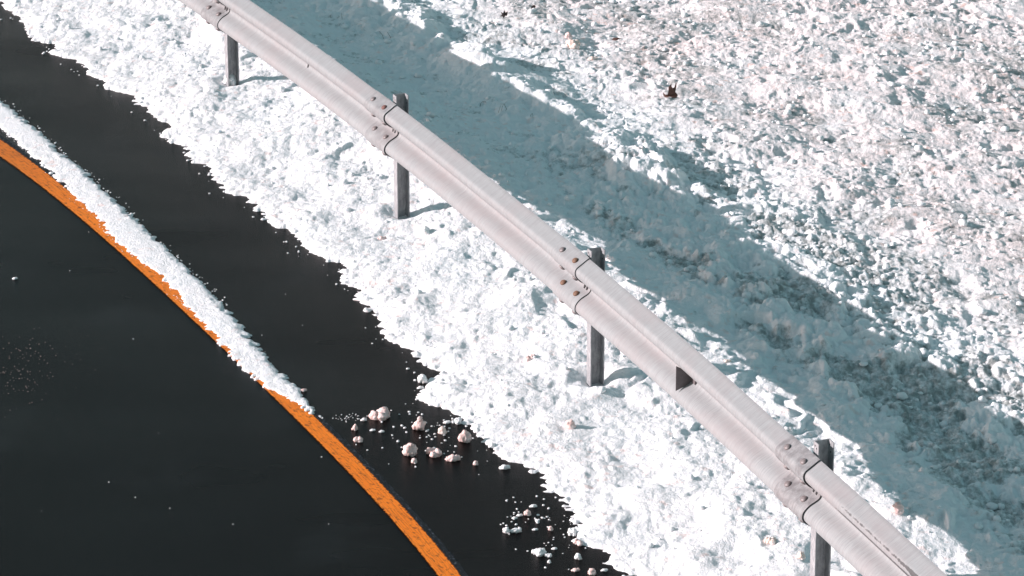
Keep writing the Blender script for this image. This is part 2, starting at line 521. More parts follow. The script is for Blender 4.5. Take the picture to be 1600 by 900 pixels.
        for bp in B:                      # snow settled round each post
            rr_ = np.hypot(x - bp.x, y - bp.y)
            h += -0.030 * np.exp(-(rr_ / 0.075) ** 2) + 0.014 * np.exp(-((rr_ - 0.15) / 0.06) ** 2)
    return h, np.clip(grit, 0, 1), d

def stain_mask(x, y):
    u = x - rail_x(y)
    return 0.12 + 0.88 * sstep(1.9, 3.1, u) - 0.10 * sstep(0.3, 1.0, u) * (1 - sstep(2.0, 2.6, u))

def height_grid(name, xs, ys, fn, cutoff, mat, drop=0.0):
    X, Y = np.meshgrid(xs, ys)
    H, CH, D = fn(X, Y)
    H = H - drop
    keepv = (D > cutoff)
    nx, ny = len(xs), len(ys)
    idx = np.arange(nx * ny).reshape(ny, nx)
    q = np.stack([idx[:-1, :-1], idx[:-1, 1:], idx[1:, 1:], idx[1:, :-1]], -1).reshape(-1, 4)
    kv = keepv.ravel()
    q = q[kv[q].any(1)]
    used = np.zeros(nx * ny, bool); used[q.ravel()] = True
    remap = np.cumsum(used) - 1
    V = np.stack([X.ravel(), Y.ravel(), H.ravel()], -1)[used]
    me = np_mesh(name, V, remap[q])
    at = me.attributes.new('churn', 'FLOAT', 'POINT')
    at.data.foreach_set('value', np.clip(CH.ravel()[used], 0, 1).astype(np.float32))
    at = me.attributes.new('stain', 'FLOAT', 'POINT')
    at.data.foreach_set('value', np.clip(stain_mask(X.ravel()[used], Y.ravel()[used]), 0, 1).astype(np.float32))
    print(name, len(V), 'verts')
    return link(name, me, mat)

fx = np.arange(-4.1, 4.4, 0.0058)
fy = np.arange(13.8, 24.8, 0.0088)
def clip_fn(X, Y):
    h, c, d = snow_height(X, Y)
    d = np.where(np.abs(X) > 0.148 * Y + 0.32, -1, d)
    return np.where((d < 0) & (d > -0.9), np.minimum(h, ROADZ - 0.012), h), c, d
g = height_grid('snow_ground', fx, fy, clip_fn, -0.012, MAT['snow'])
tag(g, kind='structure')

# coarser snow all round what the photograph shows
cx_ = np.arange(-30, 40, 0.12); cy_ = np.arange(-6, 70, 0.12)
def coarse_fn(X, Y):
    h, c, d = snow_height(X, Y, False)
    ins = (np.abs(X) < 0.148 * Y + 0.2) & (Y > 13.95) & (Y < 24.65)
    h = h + 0.03 * vnoise(X * 6, Y * 6, 1) * sstep(0, 0.4, d)
    h = np.where(ins, np.minimum(h, ROADZ) - 0.16, h - 0.01)
    d = np.where(ins, -1, d)
    return np.where(d < 0, np.minimum(h, ROADZ - 0.012), h), c, d
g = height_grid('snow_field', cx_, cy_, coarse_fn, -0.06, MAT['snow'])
tag(g, kind='structure')

# ground sheet to the horizon
bm = bmesh.new()
vs = [bm.verts.new(v) for v in ((-1500, -1500, -0.4), (1500, -1500, -0.4), (1500, 1500, -0.4), (-1500, 1500, -0.4))]
bm.faces.new(vs)
me = bpy.data.meshes.new('distant_ground'); bm.to_mesh(me); bm.free()
tag(link('distant_ground', me, MAT['snow'], smooth=False), kind='structure')

# road
def ribbon(name, ys, fl, fr, z, mat, cols=1, kind='structure'):
    verts = []; quads = []
    L = [fl(y) for y in ys]; Rr = [fr(y) for y in ys]
    for y, a, b in zip(ys, L, Rr):
        for c_ in range(cols + 1):
            verts.append((a + (b - a) * c_ / cols, y, z))
    n = cols + 1
    for i in range(len(ys) - 1):
        for c_ in range(cols):
            quads.append((i * n + c_, i * n + c_ + 1, (i + 1) * n + c_ + 1, (i + 1) * n + c_))
    me = np_mesh(name, np.array(verts), np.array(quads))
    uv = me.uv_layers.new(name='UVMap')
    li = np.zeros(len(me.loops), dtype=np.int32); me.loops.foreach_get('vertex_index', li)
    u = np.array([[ys[v // n] * 1.0, (v % n) / cols] for v in range(len(verts))], dtype=np.float32)
    uv.data.foreach_set('uv', u[li].ravel())
    return tag(link(name, me, mat, smooth=False), kind=kind)
ys = list(np.arange(-6, 70, 0.5))
ribbon('road', ys, lambda y: float(verge_x(y)) - 11.0, lambda y: float(verge_x(y)) + 1.0, ROADZ, MAT['road'], 4)

line_l = curve_of_y([(0, 247), (48, 277), (104, 324), (160, 372), (224, 432), (300, 497), (350, 548), (404, 600), (468, 656), (540, 738), (600, 798), (638, 845), (684, 899), (700, 920)], ROADZ, 4)
line_r = curve_of_y([(0, 219), (60, 259), (106, 299), (165, 346), (236, 414), (325, 494), (378, 547), (436, 600), (505, 656), (577, 737), (615, 780), (638, 807), (678, 851), (720, 899), (737, 920)], ROADZ, 4)
ysl = list(np.arange(10, 30, 0.08))
ribbon('line_edge', ysl, lambda y: float(line_r(y)) - 0.012, lambda y: float(line_r(y)) + 0.042, ROADZ + 0.002, MAT['tar'], 2)
ribbon('orange_line', ysl, lambda y: float(line_l(y)) - 0.004, lambda y: float(line_r(y)) + 0.004, ROADZ + 0.004, MAT['paint'], 4)

# packed snow strip beside the line
def strip_fn(X, Y):
    dr = (strip_r(Y) - X) * 0.9; dl = (X - strip_l(Y)) * 0.9 - 0.004
    dr = dr + 0.016 * vnoise(X * 18, Y * 26, 1) + 0.012 * vnoise(X * 46, Y * 60, 2)
    dl = dl + 0.018 * vnoise(X * 14, Y * 16, 3) + 0.016 * vnoise(X * 44, Y * 56, 4)
    d = np.minimum(dr, dl)
    yend = world_at(500, 658, ROADZ)[1]
    d = np.minimum(d, (Y - yend) * 0.5 + 0.02 * vnoise(X * 25, Y * 9, 5))
    h = ROADZ + 0.009 * sstep(-0.004, 0.008, d) + 0.007 * sstep(0.0, 0.045, dr) * sstep(0, 0.12, dl) * sstep(-0.01, 0.03, d)
    h = h + 0.003 * fbm(X, Y, 7, 3, 2) * sstep(0, 0.05, d)
    rim = np.exp(-((dr - 0.03) / 0.035) ** 2)
    c2 = domes(X, Y, 0.045, 0.010, 0.022, 0.6, 2); c3 = domes(X, Y, 0.026, 0.006, 0.013, 0.8, 3)
    h = h + sstep(0, 0.02, d) * (0.35 * c2 * rim + 0.15 * c3)
    return np.where(d < 0, ROADZ - 0.008, h), np.zeros_like(h), d
sx = np.arange(-3.9, -0.7, 0.007); sy = np.arange(16.0, 24.5, 0.012)
g = height_grid('snow_strip', sx, sy, strip_fn, -0.006, MAT['snow'])
tag(g, 'thin packed strip of snow lying along the orange road line', 'snow', kind='stuff')

# ------------------------------------------------------------------ guardrail
guard = bpy.data.objects.new('guardrail', None)
C.objects.link(guard)
tag(guard, 'galvanised steel corrugated guardrail on channel posts running diagonally through the snow', 'guardrail')

L_WEB, W_FL, T_ST = 0.074, 0.052, 0.006
RAIL_Z = 0.338
PROF = [(0.000, 0.010), (0.006, 0.022), (0.020, 0.042), (0.032, 0.060), (0.044, 0.076), (0.060, 0.083), (0.079, 0.080),
        (0.096, 0.068), (0.111, 0.050), (0.123, 0.028), (0.133, 0.012), (0.144, 0.003), (0.156, 0.000)]
PROF = PROF + [(0.312 - z, d) for z, d in PROF[-2::-1]]
def refine(P):
    out = []
    for i in range(len(P) - 1):
        p0 = P[max(i - 1, 0)]; p1 = P[i]; p2 = P[i + 1]; p3 = P[min(i + 2, len(P) - 1)]
        for t in (0, 0.5):
            out.append(tuple(0.5 * (2 * p1[j] + (p2[j] - p0[j]) * t + (2 * p0[j] - 5 * p1[j] + 4 * p2[j] - p3[j]) * t * t + (3 * p1[j] - p0[j] - 3 * p2[j] + p3[j]) * t ** 3) for j in (0, 1)))
    out.append(P[-1])
    return out
PROF = refine(refine(PROF))
NP_ = len(PROF)
prof_n = []
for i in range(NP_):
    a = PROF[max(i - 1, 0)]; b = PROF[min(i + 1, NP_ - 1)]
    dz, dd = b[0] - a[0], b[1] - a[1]; l = math.hypot(dz, dd)
    prof_n.append((-dd / l, dz / l))                # (z, d) outward normal
plen = [0.0]
for a, b in zip(PROF, PROF[1:]): plen.append(plen[-1] + math.dist(a, b))

LAP = 0.31
SEAM = [s - 0.015 + {3: 0.085, 2: 0.12, 4: 0.055, 5: 0.10}.get(i, 0.1) for i, s in enumerate(POST_S)]

def rail_point(s, z, d):
    p, t, n = path_at(s)
    return p + n * (L_WEB / 2 + 0.003 + d) + Vector((0, 0, RAIL_Z + z))

def make_panel(i, scrape=False):
    s0 = SEAM[i] - LAP + 0.03
    s1 = SEAM[i + 1]
    ss = list(np.arange(s0, s1 - LAP - 0.02, 0.06)) + list(np.arange(s1 - LAP - 0.015, s1 - LAP + 0.03, 0.006)) + list(np.arange(s1 - LAP + 0.05, s1, 0.035)) + [s1]
    verts = []; faces = []; grime = []; scr = []; rust = []; uvs = []
    for s in ss:
        lift = 0.0068 * float(sstep(s1 - LAP, s1 - LAP + 0.014, np.array(s)))
        p, t, n = path_at(s)
        inlap = float(sstep(s1 - LAP, s1 - LAP + 0.02, np.array(s)))
        wob = 0.0015 * math.sin(s * 3.1 + i)
        for side in (0, 1):
            for j, ((z, d), (nz, nd)) in enumerate(zip(PROF, prof_n)):
                off = lift if side == 0 else lift - 0.003
                zz = z + nz * off; dd = d + nd * off + wob
                v = p + n * (L_WEB / 2 + 0.003 + dd) + Vector((0, 0, RAIL_Z + zz))
                verts.append(v)
                valley = math.exp(-((z - 0.156) / 0.07) ** 2)
                grime.append(inlap * {4: 0.95, 3: 0.15, 2: 0.5, 1: 0.8}.get(i, 0.5) + 0.12)
                sv = 0.0
                if scrape:
                    g0 = float(sstep(s1 - 2.55, s1 - 2.3, np.array(s)))
                    sv = g0 * (1.05 * math.exp(-((z - 0.231) / 0.0085) ** 2) + 0.58 * math.exp(-((z - 0.262) / 0.009) ** 2))
                    sv += 0.64 * float(sstep(s1 - 1.9, s1 - 1.5, np.array(s))) * math.exp(-((z - 0.25) / 0.02) ** 2)
                scr.append(sv)
                sv += 0.50 * math.exp(-((z - 0.229) / 0.0040) ** 2) * (0.75 + 0.35 * math.sin(s * 2.3 + i))
                rr = 0.50 * math.exp(-(z / 0.02) ** 2) + 0.20 * math.exp(-((z - 0.205) / 0.01) ** 2)
                rr += 0.5 * math.exp(-((s - (s1 - LAP)) / 0.012) ** 2) * (1.0 if i == 4 else 0.6)
                rust.append(rr)
                uvs.append((s, plen[j] + 1.7 * i))
    n2 = 2 * NP_
    for a in range(len(ss) - 1):
        for j in range(NP_ - 1):
            f0 = a * n2 + j
            faces.append((f0, f0 + n2, f0 + n2 + 1, f0 + 1))
            b0 = a * n2 + NP_ + j
            faces.append((b0, b0 + 1, b0 + n2 + 1, b0 + n2))
        for j, flip in ((0, True), (NP_ - 1, False)):
            q = (a * n2 + j, a * n2 + NP_ + j, (a + 1) * n2 + NP_ + j, (a + 1) * n2 + j)
            faces.append(q if flip else q[::-1])
    for a, flip in ((0, False), (len(ss) - 1, True)):
        for j in range(NP_ - 1):
            q = (a * n2 + j, a * n2 + j + 1, a * n2 + NP_ + j + 1, a * n2 + NP_ + j)
            faces.append(q if flip else q[::-1])
    me = np_mesh('rail_panel', np.array([tuple(v) for v in verts]), np.array(faces))
    for nm, arr in (('grime', grime), ('scrape', scr), ('rust', rust)):
        at = me.attributes.new(nm, 'FLOAT', 'POINT'); at.data.foreach_set('value', np.array(arr, dtype=np.float32))
    uv = me.uv_layers.new(name='UVMap')
    li = np.zeros(len(me.loops), dtype=np.int32); me.loops.foreach_get('vertex_index', li)
    uv.data.foreach_set('uv', np.array(uvs, dtype=np.float32)[li].ravel())
    o = link('rail_panel', me, MAT['rail'], guard)
    sm = np.ones(len(me.polygons), bool); me.polygons.foreach_set('use_smooth', sm)
    me.set_sharp_from_angle(angle=R(50)) if hasattr(me, 'set_sharp_from_angle') else None
    return o

def bolt_mesh():
    bm = bmesh.new()
    rings = [(0.0175, 0.0), (0.0175, 0.003), (0.0145, 0.0075), (0.008, 0.0105)]
    prev = None; n = 14
    for r, h in rings:
        cur = [bm.verts.new((r * 1.15 * math.cos(2 * math.pi * k / n), r * 0.92 * math.sin(2 * math.pi * k / n), h)) for k in range(n)]
        if prev:
            for k in range(n): bm.faces.new((prev[k], prev[(k + 1) % n], cur[(k + 1) % n], cur[k]))
        prev = cur
    bm.faces.new(prev)
    me = bpy.data.meshes.new('bolt'); bm.to_mesh(me); bm.free()
    return me
bolt_me = {}
for nm in ('bolt', 'rust_bolt', 'red_bolt'):
    bolt_me[nm] = bolt_mesh(); bolt_me[nm].materials.append(MAT[nm])

def slot_mesh():
    bm = bmesh.new(); n = 16
    r, l, h = 0.0075, 0.020, 0.0012
    top = []; bot = []
    for k in range(n):
        a = 2 * math.pi * k / n
        x = r * math.cos(a) + (l - r) * (1 if math.cos(a) > 0 else -1); y = r * math.sin(a)
        top.append(bm.verts.new((x, y, h))); bot.append(bm.verts.new((x, y, -h)))
    bm.faces.new(top)
    for k in range(n): bm.faces.new((bot[k], bot[(k + 1) % n], top[(k + 1) % n], top[k]))
    me = bpy.data.meshes.new('bolt_slot'); bm.to_mesh(me); bm.free()
    me.materials.append(plain('slot_shadow_steel', (0.03, 0.028, 0.03), 0.9))
    return me
slot_me = slot_mesh()

def place_on_rail(me, name, s, j, parent, lift=0.0068, along=True, extra=0.0):
    """along=False turns the piece across the rail"""
    z, d = PROF[j]; nz, nd = prof_n[j]
    p, t, n = path_at(s)
    nrm = (n * nd + Vector((0, 0, nz))).normalized()
    pos = rail_point(s, z + nz * (lift + extra), d + nd * (lift + extra))
    o = bpy.data.objects.new(name, me); C.objects.link(o); o.parent = parent
    xax = t if along else nrm.cross(t).normalized()
    yax = nrm.cross(xax)
    from mathutils import Matrix
    M = Matrix((xax, yax, nrm)).transposed().to_4x4(); M.translation = pos
    o.matrix_world = M
    me.polygons.foreach_set('use_smooth', np.ones(len(me.polygons), dtype=bool))
    return o

def idx_of(zq): return min(range(NP_), key=lambda j: abs(PROF[j][0] - zq))
ROWS = {'top': idx_of(0.284), 'mid': idx_of(0.112), 'under': idx_of(0.204), 'low': idx_of(0.030)}
BOLT_LOOK = {  # (seam index, row, column): look ; column 0 is the far one
    (2, 'top', 0): 'bolt', (3, 'top', 1): 'red_bolt', (4, 'top', 1): 'rust_bolt', (4, 'mid', 0): 'rust_bolt', (4, 'mid', 1): 'rust_bolt'}
npost = len(POST_S)
for i in range(npost - 1):
    pan = make_panel(i, scrape=(i == 5))
    si = i + 1
    for row in ('top', 'under', 'mid', 'low'):
        for col, back in ((0, 0.235), (1, 0.065)):
            place_on_rail(bolt_me[BOLT_LOOK.get((si, row, col), 'bolt')], 'bolt', SEAM[si] - back, ROWS[row], pan)
    for ds in (-0.045, -0.015):
        place_on_rail(slot_me, 'bolt_slot', SEAM[si] - 0.02 + ds, idx_of(0.150), pan, 0.0085, False)
    o = place_on_rail(slot_me, 'bolt_slot', (SEAM[i] + SEAM[i + 1]) / 2 - 0.06, idx_of(0.150), pan, 0.0, False)

# posts: C channels that open towards the camera
def channel_post(i):
    p, t, n = path_at(POST_S[i])
    half = L_WEB / 2
    sec = [(half, W_FL), (half, 0), (-half, 0), (-half, W_FL), (-half + T_ST, W_FL), (-half + T_ST, T_ST), (half - T_ST, T_ST), (half - T_ST, W_FL)]  # (along n, along t)
    hz = [-0.25, -0.1, 0.0, 0.15, 0.3, 0.5, 0.68]
    top = {3: 0.688, 4: 0.682, 5: 0.698}.get(i, 0.685); hz[-1] = top
    bm = bmesh.new(); rings = []
    for z in hz:
        rings.append([bm.verts.new(n * a + t * b + Vector((0, 0, z))) for a, b in sec])
    m = len(sec)
    for a, b in zip(rings, rings[1:]):
        for k in range(m): bm.faces.new((a[k], a[(k + 1) % m], b[(k + 1) % m], b[k]))
    R_ = rings[-1]
    for q in ((0, 1, 6, 7), (1, 2, 5, 6), (2, 3, 4, 5)): bm.faces.new([R_[k] for k in q])
    bmesh.ops.recalc_face_normals(bm, faces=bm.faces)
    me = bpy.data.meshes.new('post'); bm.to_mesh(me); bm.free()
    o = link('post', me, MAT['post'], guard, smooth=False)
    o.location = p - t * 0.024
    md = o.modifiers.new('bevel', 'BEVEL'); md.width = 0.0012; md.segments = 2; md.limit_method = 'ANGLE'
    # bolt holes near the top of both flanges
    hb = bmesh.new()
    bmesh.ops.create_cone(hb, cap_ends=True, segments=10, radius1=0.0042, radius2=0.0042, depth=0.0016)
    hm = bpy.data.meshes.new('bolt_hole'); hb.to_mesh(hm); hb.free(); hm.materials.append(slot_me.materials[0])
    for a, b, z in ((half + 0.0002, 0.018, top - 0.016), (half + 0.0002, 0.034, top - 0.024), (-half + T_ST + 0.0002, 0.020, top - 0.018), (-half + T_ST + 0.0002, 0.030, top - 0.05)):
        h = bpy.data.objects.new('bolt_hole', hm); C.objects.link(h); h.parent = o
        h.location = n * a + t * b + Vector((0, 0, z))
        h.rotation_euler = n.to_track_quat('Z', 'Y').to_euler()
    return o
for i in range(npost): channel_post(i)

# folded delineator bracket in the valley of the rail
def delineator():
    s_at = min(np.arange(POST_S[4], POST_S[5], 0.01), key=lambda s: abs(proj(rail_point(s, 0.156, 0.006))[0] - 1081))
    p, t, n = path_at(s_at)
    o0 = rail_point(s_at, 0.156, 0.0)
    up = Vector((0, 0, 1))
    bm = bmesh.new()
    face = [(0.006, -0.020), (0.006, 0.020), (0.030, 0.036), (0.083, 0.066), (0.083, -0.056), (0.026, -0.034)]
    for th in (0.0,):
        a = [bm.verts.new(n * d + up * z) for d, z in face]
        b = [bm.verts.new(n * d + up * z - t * 0.004) for d, z in face]
        bm.faces.new(a); bm.faces.new(b[::-1])
        for k in range(len(face)): bm.faces.new((a[k], b[k], b[(k + 1) % len(face)], a[(k + 1) % len(face)]))
    bmesh.ops.recalc_face_normals(bm, faces=bm.faces)
    me = bpy.data.meshes.new('delineator_plate'); bm.to_mesh(me); bm.free()
    o = link('delineator_plate', me, MAT['plate'], guard, smooth=False)
    o.location = o0
    md = o.modifiers.new('bevel', 'BEVEL'); md.width = 0.001; md.segments = 2
    # its bolted foot, bent along the valley
    bm = bmesh.new()
    ft = [(0.0, -0.022), (0.0, 0.022), (0.05, 0.018), (0.05, -0.018)]
    a = [bm.verts.new(t * (x - 0.002) * 1.0 + up * z + n * 0.009) for x, z in ft]
    b = [bm.verts.new(t * (x - 0.002) * 1.0 + up * z + n * 0.005) for x, z in ft]
    bm.faces.new(a); bm.faces.new(b[::-1])
    for k in range(4): bm.faces.new((a[k], b[k], b[(k + 1) % 4], a[(k + 1) % 4]))
    bmesh.ops.recalc_face_normals(bm, faces=bm.faces)
    me = bpy.data.meshes.new('foot'); bm.to_mesh(me); bm.free()
    f = link('foot', me, MAT['plate'], o, smooth=False)
def proj(v):
    z = v.z - CAMH
    dep = v.y * math.cos(PITCH) - z * math.sin(PITCH); up = v.y * math.sin(PITCH) + z * math.cos(PITCH)
    return (800 + FPX * v.x / dep, 450 - FPX * up / dep)
delineator()

# ------------------------------------------------------------------ loose clods
def lump_mesh(name, blobs, seed, sub=3, rough=0.27):
    """snow lump: overlapping noisy blobs (cx, cy, cz, r[, stretch z])"""
    bm = bmesh.new()
    for bi, bl in enumerate(blobs):
        cx, cy, cz, r = bl[:4]; sz = bl[4] if len(bl) > 4 else 1.0
        res = bmesh.ops.create_icosphere(bm, subdivisions=sub, radius=1.0)
        for v in res['verts']:
            d = v.co.normalized()
            q = d * 1.6 + Vector((seed * 3.7 + bi * 1.9, seed * 1.3, 0))
            k = 1 + rough * 1.3 * mnoise.noise(q) + rough * 0.9 * mnoise.noise(q * 2.6) + rough * 0.5 * mnoise.noise(q * 6)
            v.co = Vector((cx + d.x * r * k, cy + d.y * r * k, cz + d.z * r * k * sz))
    me = bpy.data.meshes.new(name); bm.to_mesh(me); bm.free()
    return me

ROAD_CLODS = [  # px, base py, width px, shape, colour, label
    (594, 653, 27, 'pile', 'pink', 'broad pink crumbly snow clod farthest up the road, above the pointed one'),
    (656, 671, 19, 'point', 'pink', 'tall pointed pinkish snow clod standing on the wet road'),
    (726, 689, 20, 'round', 'pink', 'largest round snowball on the road, near the verge, with a reflection below'),
    (640, 710, 22, 'round', 'pink', 'lumpy pinkish brown snow clod nearest the orange line among the big ones'),
    (679, 710, 20, 'pile', 'pink', 'cluster of small pink snow lumps left of the flat slanting clod'),
    (707, 719, 23, 'low', 'pink', 'low slanting white and peach snow clod beside the cluster of pink lumps'),
    (691, 677, 13, 'round', 'peach', 'small peach snow clod with a white tip left of the largest snowball'),
    (698, 661, 12, 'low', 'white', 'small white clod touching the verge just above the peach clod'),
    (712, 660, 14, 'pile', 'white', 'white crumbly clump at the verge edge above the largest snowball'),
    (660, 597, 15, 'round', 'white', 'smooth white snow lump at the top of the bay in the verge'),
    (657, 607, 11, 'low', 'white', 'small white lump right below the smooth white one at the verge'),
    (555, 672, 9, 'point', 'pink', 'small upright pink clod closest to the end of the snow strip'),
    (561, 689, 15, 'pile', 'pink', 'pair of tiny pink lumps below the small upright clod'),
    (568, 657, 10, 'low', 'white', 'flat white lump left of the broad pink crumbly clod'),
    (582, 673, 9, 'low', 'white', 'left of two flat white flakes below the broad pink clod'),
    (596, 675, 9, 'low', 'white', 'right of two flat white flakes below the broad pink clod'),
    (647, 723, 9, 'round', 'pink', 'tiny pink snow pellet just below the lumpy brown-pink clod'),
    (745, 676, 10, 'round', 'white', 'small white pellet just right of the largest snowball'),
    (768, 699, 10, 'round', 'white', 'small white ball at the foot of the verge right of the big snowball'),
    (743, 726, 8, 'round', 'pink', 'lone pink pellet between the clod cluster and the verge'),
    (788, 732, 17, 'low', 'white', 'elongated white snow clod lying near the verge in mid road'),
    (806, 717, 14, 'pile', 'white', 'loose white crumbs against the verge above the elongated clod'),
    (833, 792, 12, 'low', 'white', 'flat greyish slush patch top right of the lower clod group'),
    (824, 805, 11, 'round', 'pink', 'round pinkish ball in the lower group of clods'),
    (812, 806, 10, 'low', 'white', 'small white lump touching the left of the lower pinkish ball'),
    (804, 810, 9, 'low', 'white', 'leftmost small white lump of the lower clod group'),
    (791, 832, 11, 'round', 'white', 'left white ball of the touching pair in the lower group'),
    (806, 831, 18, 'low', 'white', 'right long white clod of the touching pair in the lower group'),
    (839, 816, 9, 'pile', 'white', 'small grey slush crumb right of the lower pinkish ball'),
    (836, 828, 9, 'low', 'white', 'flat slush flake right of the touching pair'),
    (860, 828, 8, 'round', 'pink', 'single pale pink pellet right of the lower clod group'),
    (840, 866, 19, 'pile', 'white', 'crumbled white patch of snow near the bottom edge of the road'),
    (856, 869, 10, 'pile', 'white', 'two small lumps right of the crumbled white patch'),
    (858, 879, 6, 'round', 'white', 'tiny white pellet below the crumbled white patch'),
    (866, 858, 9, 'low', 'white', 'flat white flake above right of the crumbled white patch'),
    (903, 873, 11, 'round', 'white', 'white oval snow lump near the verge, upper of the bottom four'),
    (899, 892, 13, 'low', 'pink', 'leftmost pinkish lump on the bottom edge of the photo'),
    (925, 897, 12, 'round', 'pink', 'middle round pinkish lump on the bottom edge of the photo'),
    (944, 892, 11, 'low', 'white', 'rightmost lump on the bottom edge beside the verge'),
    (895, 834, 17, 'pile', 'white', 'white snow clump broken off the verge near the bottom, left one'),
    (913, 840, 14, 'pile', 'white', 'white snow clump broken off the verge near the bottom, right one'),
    (905, 850, 14, 'pile', 'pink', 'pinkish clump just below the two broken off verge clumps'),
    (23, 436, 9, 'low', 'white', 'lone white flake far out on the left of the road'),
    (474, 611, 11, 'low', 'pink', 'pinkish lump stuck to the right edge of the snow strip near its end'),
]
def blobs_for(shape, r, rnd):
    if shape == 'round': return [(0, 0, r * 0.7, r * 0.88), (r * 0.4, -r * 0.3, r * 0.45, r * 0.6), (-r * 0.45, 0, r * 0.4, r * 0.5), (0.1 * r, 0, 1.15 * r, 0.55 * r)]
    if shape == 'point': return [(0, 0, r * 0.8, r * 0.85, 1.2), (r * 0.05, 0, r * 1.6, r * 0.45, 1.5), (-r * 0.7, 0, r * 0.5, r * 0.5)]
    if shape == 'low': return [(0, 0, r * 0.3, r * 0.62, 0.7), (r * 0.55, 0.1 * r, r * 0.32, r * 0.45, 0.85), (-r * 0.5, 0, r * 0.2, r * 0.45, 0.6)]
    out = []
    for _ in range(8):
        a = rnd.uniform(0, 6.28); q = rnd.uniform(0.1, 0.8) * r
        rr = rnd.uniform(0.30, 0.62) * r
        out.append((math.cos(a) * q, math.sin(a) * q * 1.3, rr * 0.7, rr))
    return out
rnd = random.Random(3)
def put_lump(px, py, wpx, shape, colour, label, z, group, cat='snow clod', name='snow_clod', sink=0.0):
    x, y = world_at(px, py, z)
    dep = math.hypot(y, CAMH)
    r = wpx / FPX * dep * 0.53
    me = lump_mesh(name, blobs_for(shape, r, rnd), rnd.uniform(0, 50))
    o = link(name, me, MAT['clod_' + colour])
    o.location = (x, y, z - sink)
    o.rotation_euler = (0, 0, 0)
    return tag(o, label, cat, group)
for c in ROAD_CLODS:
    put_lump(*c, ROADZ, 'snow clods lying on the wet road', sink=0.002)

SNOW_CLODS = [
    (359, 131, 20, 'round', 'white', 'smooth white snowball leaning on the foot of the farthest visible post'),
    (894, 74, 24, 'pile', 'peach', 'peach stained snow clump in the broken snow near the top of the photo'),
    (888, 60, 12, 'round', 'pink', 'round pinkish lump just above the peach stained clump'),
    (926, 93, 15, 'low', 'peach', 'flat peach coloured patch right below the peach clump'),
    (828, 562, 16, 'pile', 'pink', 'reddish pink snow clump on the verge left of the third post'),
    (1204, 848, 18, 'pile', 'peach', 'peach coloured lump on the verge left of the nearest post'),
    (1251, 872, 14, 'round', 'peach', 'round peach ball touching the left side of the nearest post'),
    (891, 668, 16, 'round', 'pink', 'shaded pinkish lump on the verge below the third post'),
    (664, 366, 16, 'round', 'white', 'white lump right below the foot of the second post'),
    (596, 374, 15, 'low', 'pink', 'brownish lump on the verge left below the second post'),
    (1135, 566, 14, 'low', 'peach', 'small peach lump in the sunny gap behind the rail'),
    (1402, 800, 20, 'round', 'pink', 'large pinkish lump behind the rail near the bottom right'),
]
def ground_z(x, y):
    h, _, _ = snow_height(np.array([[x]]), np.array([[y]]))
    return float(h[0, 0])
for px, py, wp, shp, col, lab in SNOW_CLODS:
    z = 0.0
    for _ in range(3):
        z = ground_z(*world_at(px, py, z))
    put_lump(px, py, wp, shp, col, lab, z, 'coloured lumps sitting on the snow', sink=0.004)

# crumbs too small and many to count
def scatter(name, pts, sizes, mat, seed, label, sub=2):
    rr = np.random.default_rng(seed)
    protos = []
    for k in range(8):
        bm = bmesh.new()
        bmesh.ops.create_icosphere(bm, subdivisions=sub, radius=1.0)
        for v in bm.verts:
            q = v.co * 1.4 + Vector((k * 5.1, 0, 0))
            v.co *= 1 + 0.32 * mnoise.noise(q) + 0.2 * mnoise.noise(q * 2.7)
        bm.verts.index_update()
        protos.append((np.array([v.co[:] for v in bm.verts]), np.array([[v.index for v in f.verts] for f in bm.faces])))
        bm.free()
    V = []; F = []; off = 0
    for (x, y, z), s in zip(pts, sizes):
        pv, pf = protos[rr.integers(8)]
        a = rr.uniform(0, 6.28); ca, sa = math.cos(a), math.sin(a)
        sc = s * np.array([rr.uniform(0.8, 1.3), rr.uniform(0.8, 1.3), rr.uniform(0.6, 0.95)])
        p = pv * sc
        p = np.stack([p[:, 0] * ca - p[:, 1] * sa, p[:, 0] * sa + p[:, 1] * ca, p[:, 2]], -1) + (x, y, z)
        V.append(p); F.append(pf + off); off += len(pv)
    me = np_mesh(name, np.concatenate(V), np.concatenate(F))
    return tag(link(name, me, mat), label, 'snow', kind='stuff')

rr = np.random.default_rng(5)
# lumps strewn over the churned snow
n = 9000
xs_ = rr.uniform(-3.6, 4.3, n); ys_ = rr.uniform(14.0, 24.8, n)
h_, ch_, d_ = snow_height(xs_, ys_)
keep = (d_ > 0.12) & (rr.random(n) < np.clip(ch_ + 0.05, 0.08, 0.9))
sz_ = 0.006 + 0.018 * rr.random(n) ** 2.6
pts = [(x, y, z + s * 0.3) for x, y, z, s in zip(xs_[keep], ys_[keep], h_[keep], sz_[keep])]
scatter('snow_lumps', pts, sz_[keep], MAT['clod'], 6, 'small loose lumps of snow strewn over the churned snow')

pts = []; szs = []
def crumbs(px0, py0, sx_, sy_, n, smin, smax):
    for _ in range(n):
        a, b = rr.normal(px0, sx_), rr.normal(py0, sy_)
        x, y = world_at(a, b, ROADZ)
        if y < 13: continue
        s = rr.uniform(smin, smax)
        pts.append((x, y, ROADZ + s * 0.2)); szs.append(s)
crumbs(650, 672, 45, 24, 60, 0.002, 0.008)
crumbs(700, 690, 35, 20, 25, 0.002, 0.007)
crumbs(835, 805, 26, 18, 45, 0.002, 0.007)
crumbs(860, 850, 30, 22, 25, 0.002, 0.007)
crumbs(300, 600, 300, 200, 22, 0.0015, 0.0035)
crumbs(545, 653, 18, 3, 40, 0.0015, 0.004)
for y in rr.uniform(14.2, 24.2, 70):       # along the foot of the verge
    x = float(verge_x(y)) - abs(rr.normal(0, 0.05)) - 0.01
    s = rr.uniform(0.002, 0.009); pts.append((x, y, ROADZ + s * 0.3)); szs.append(s)
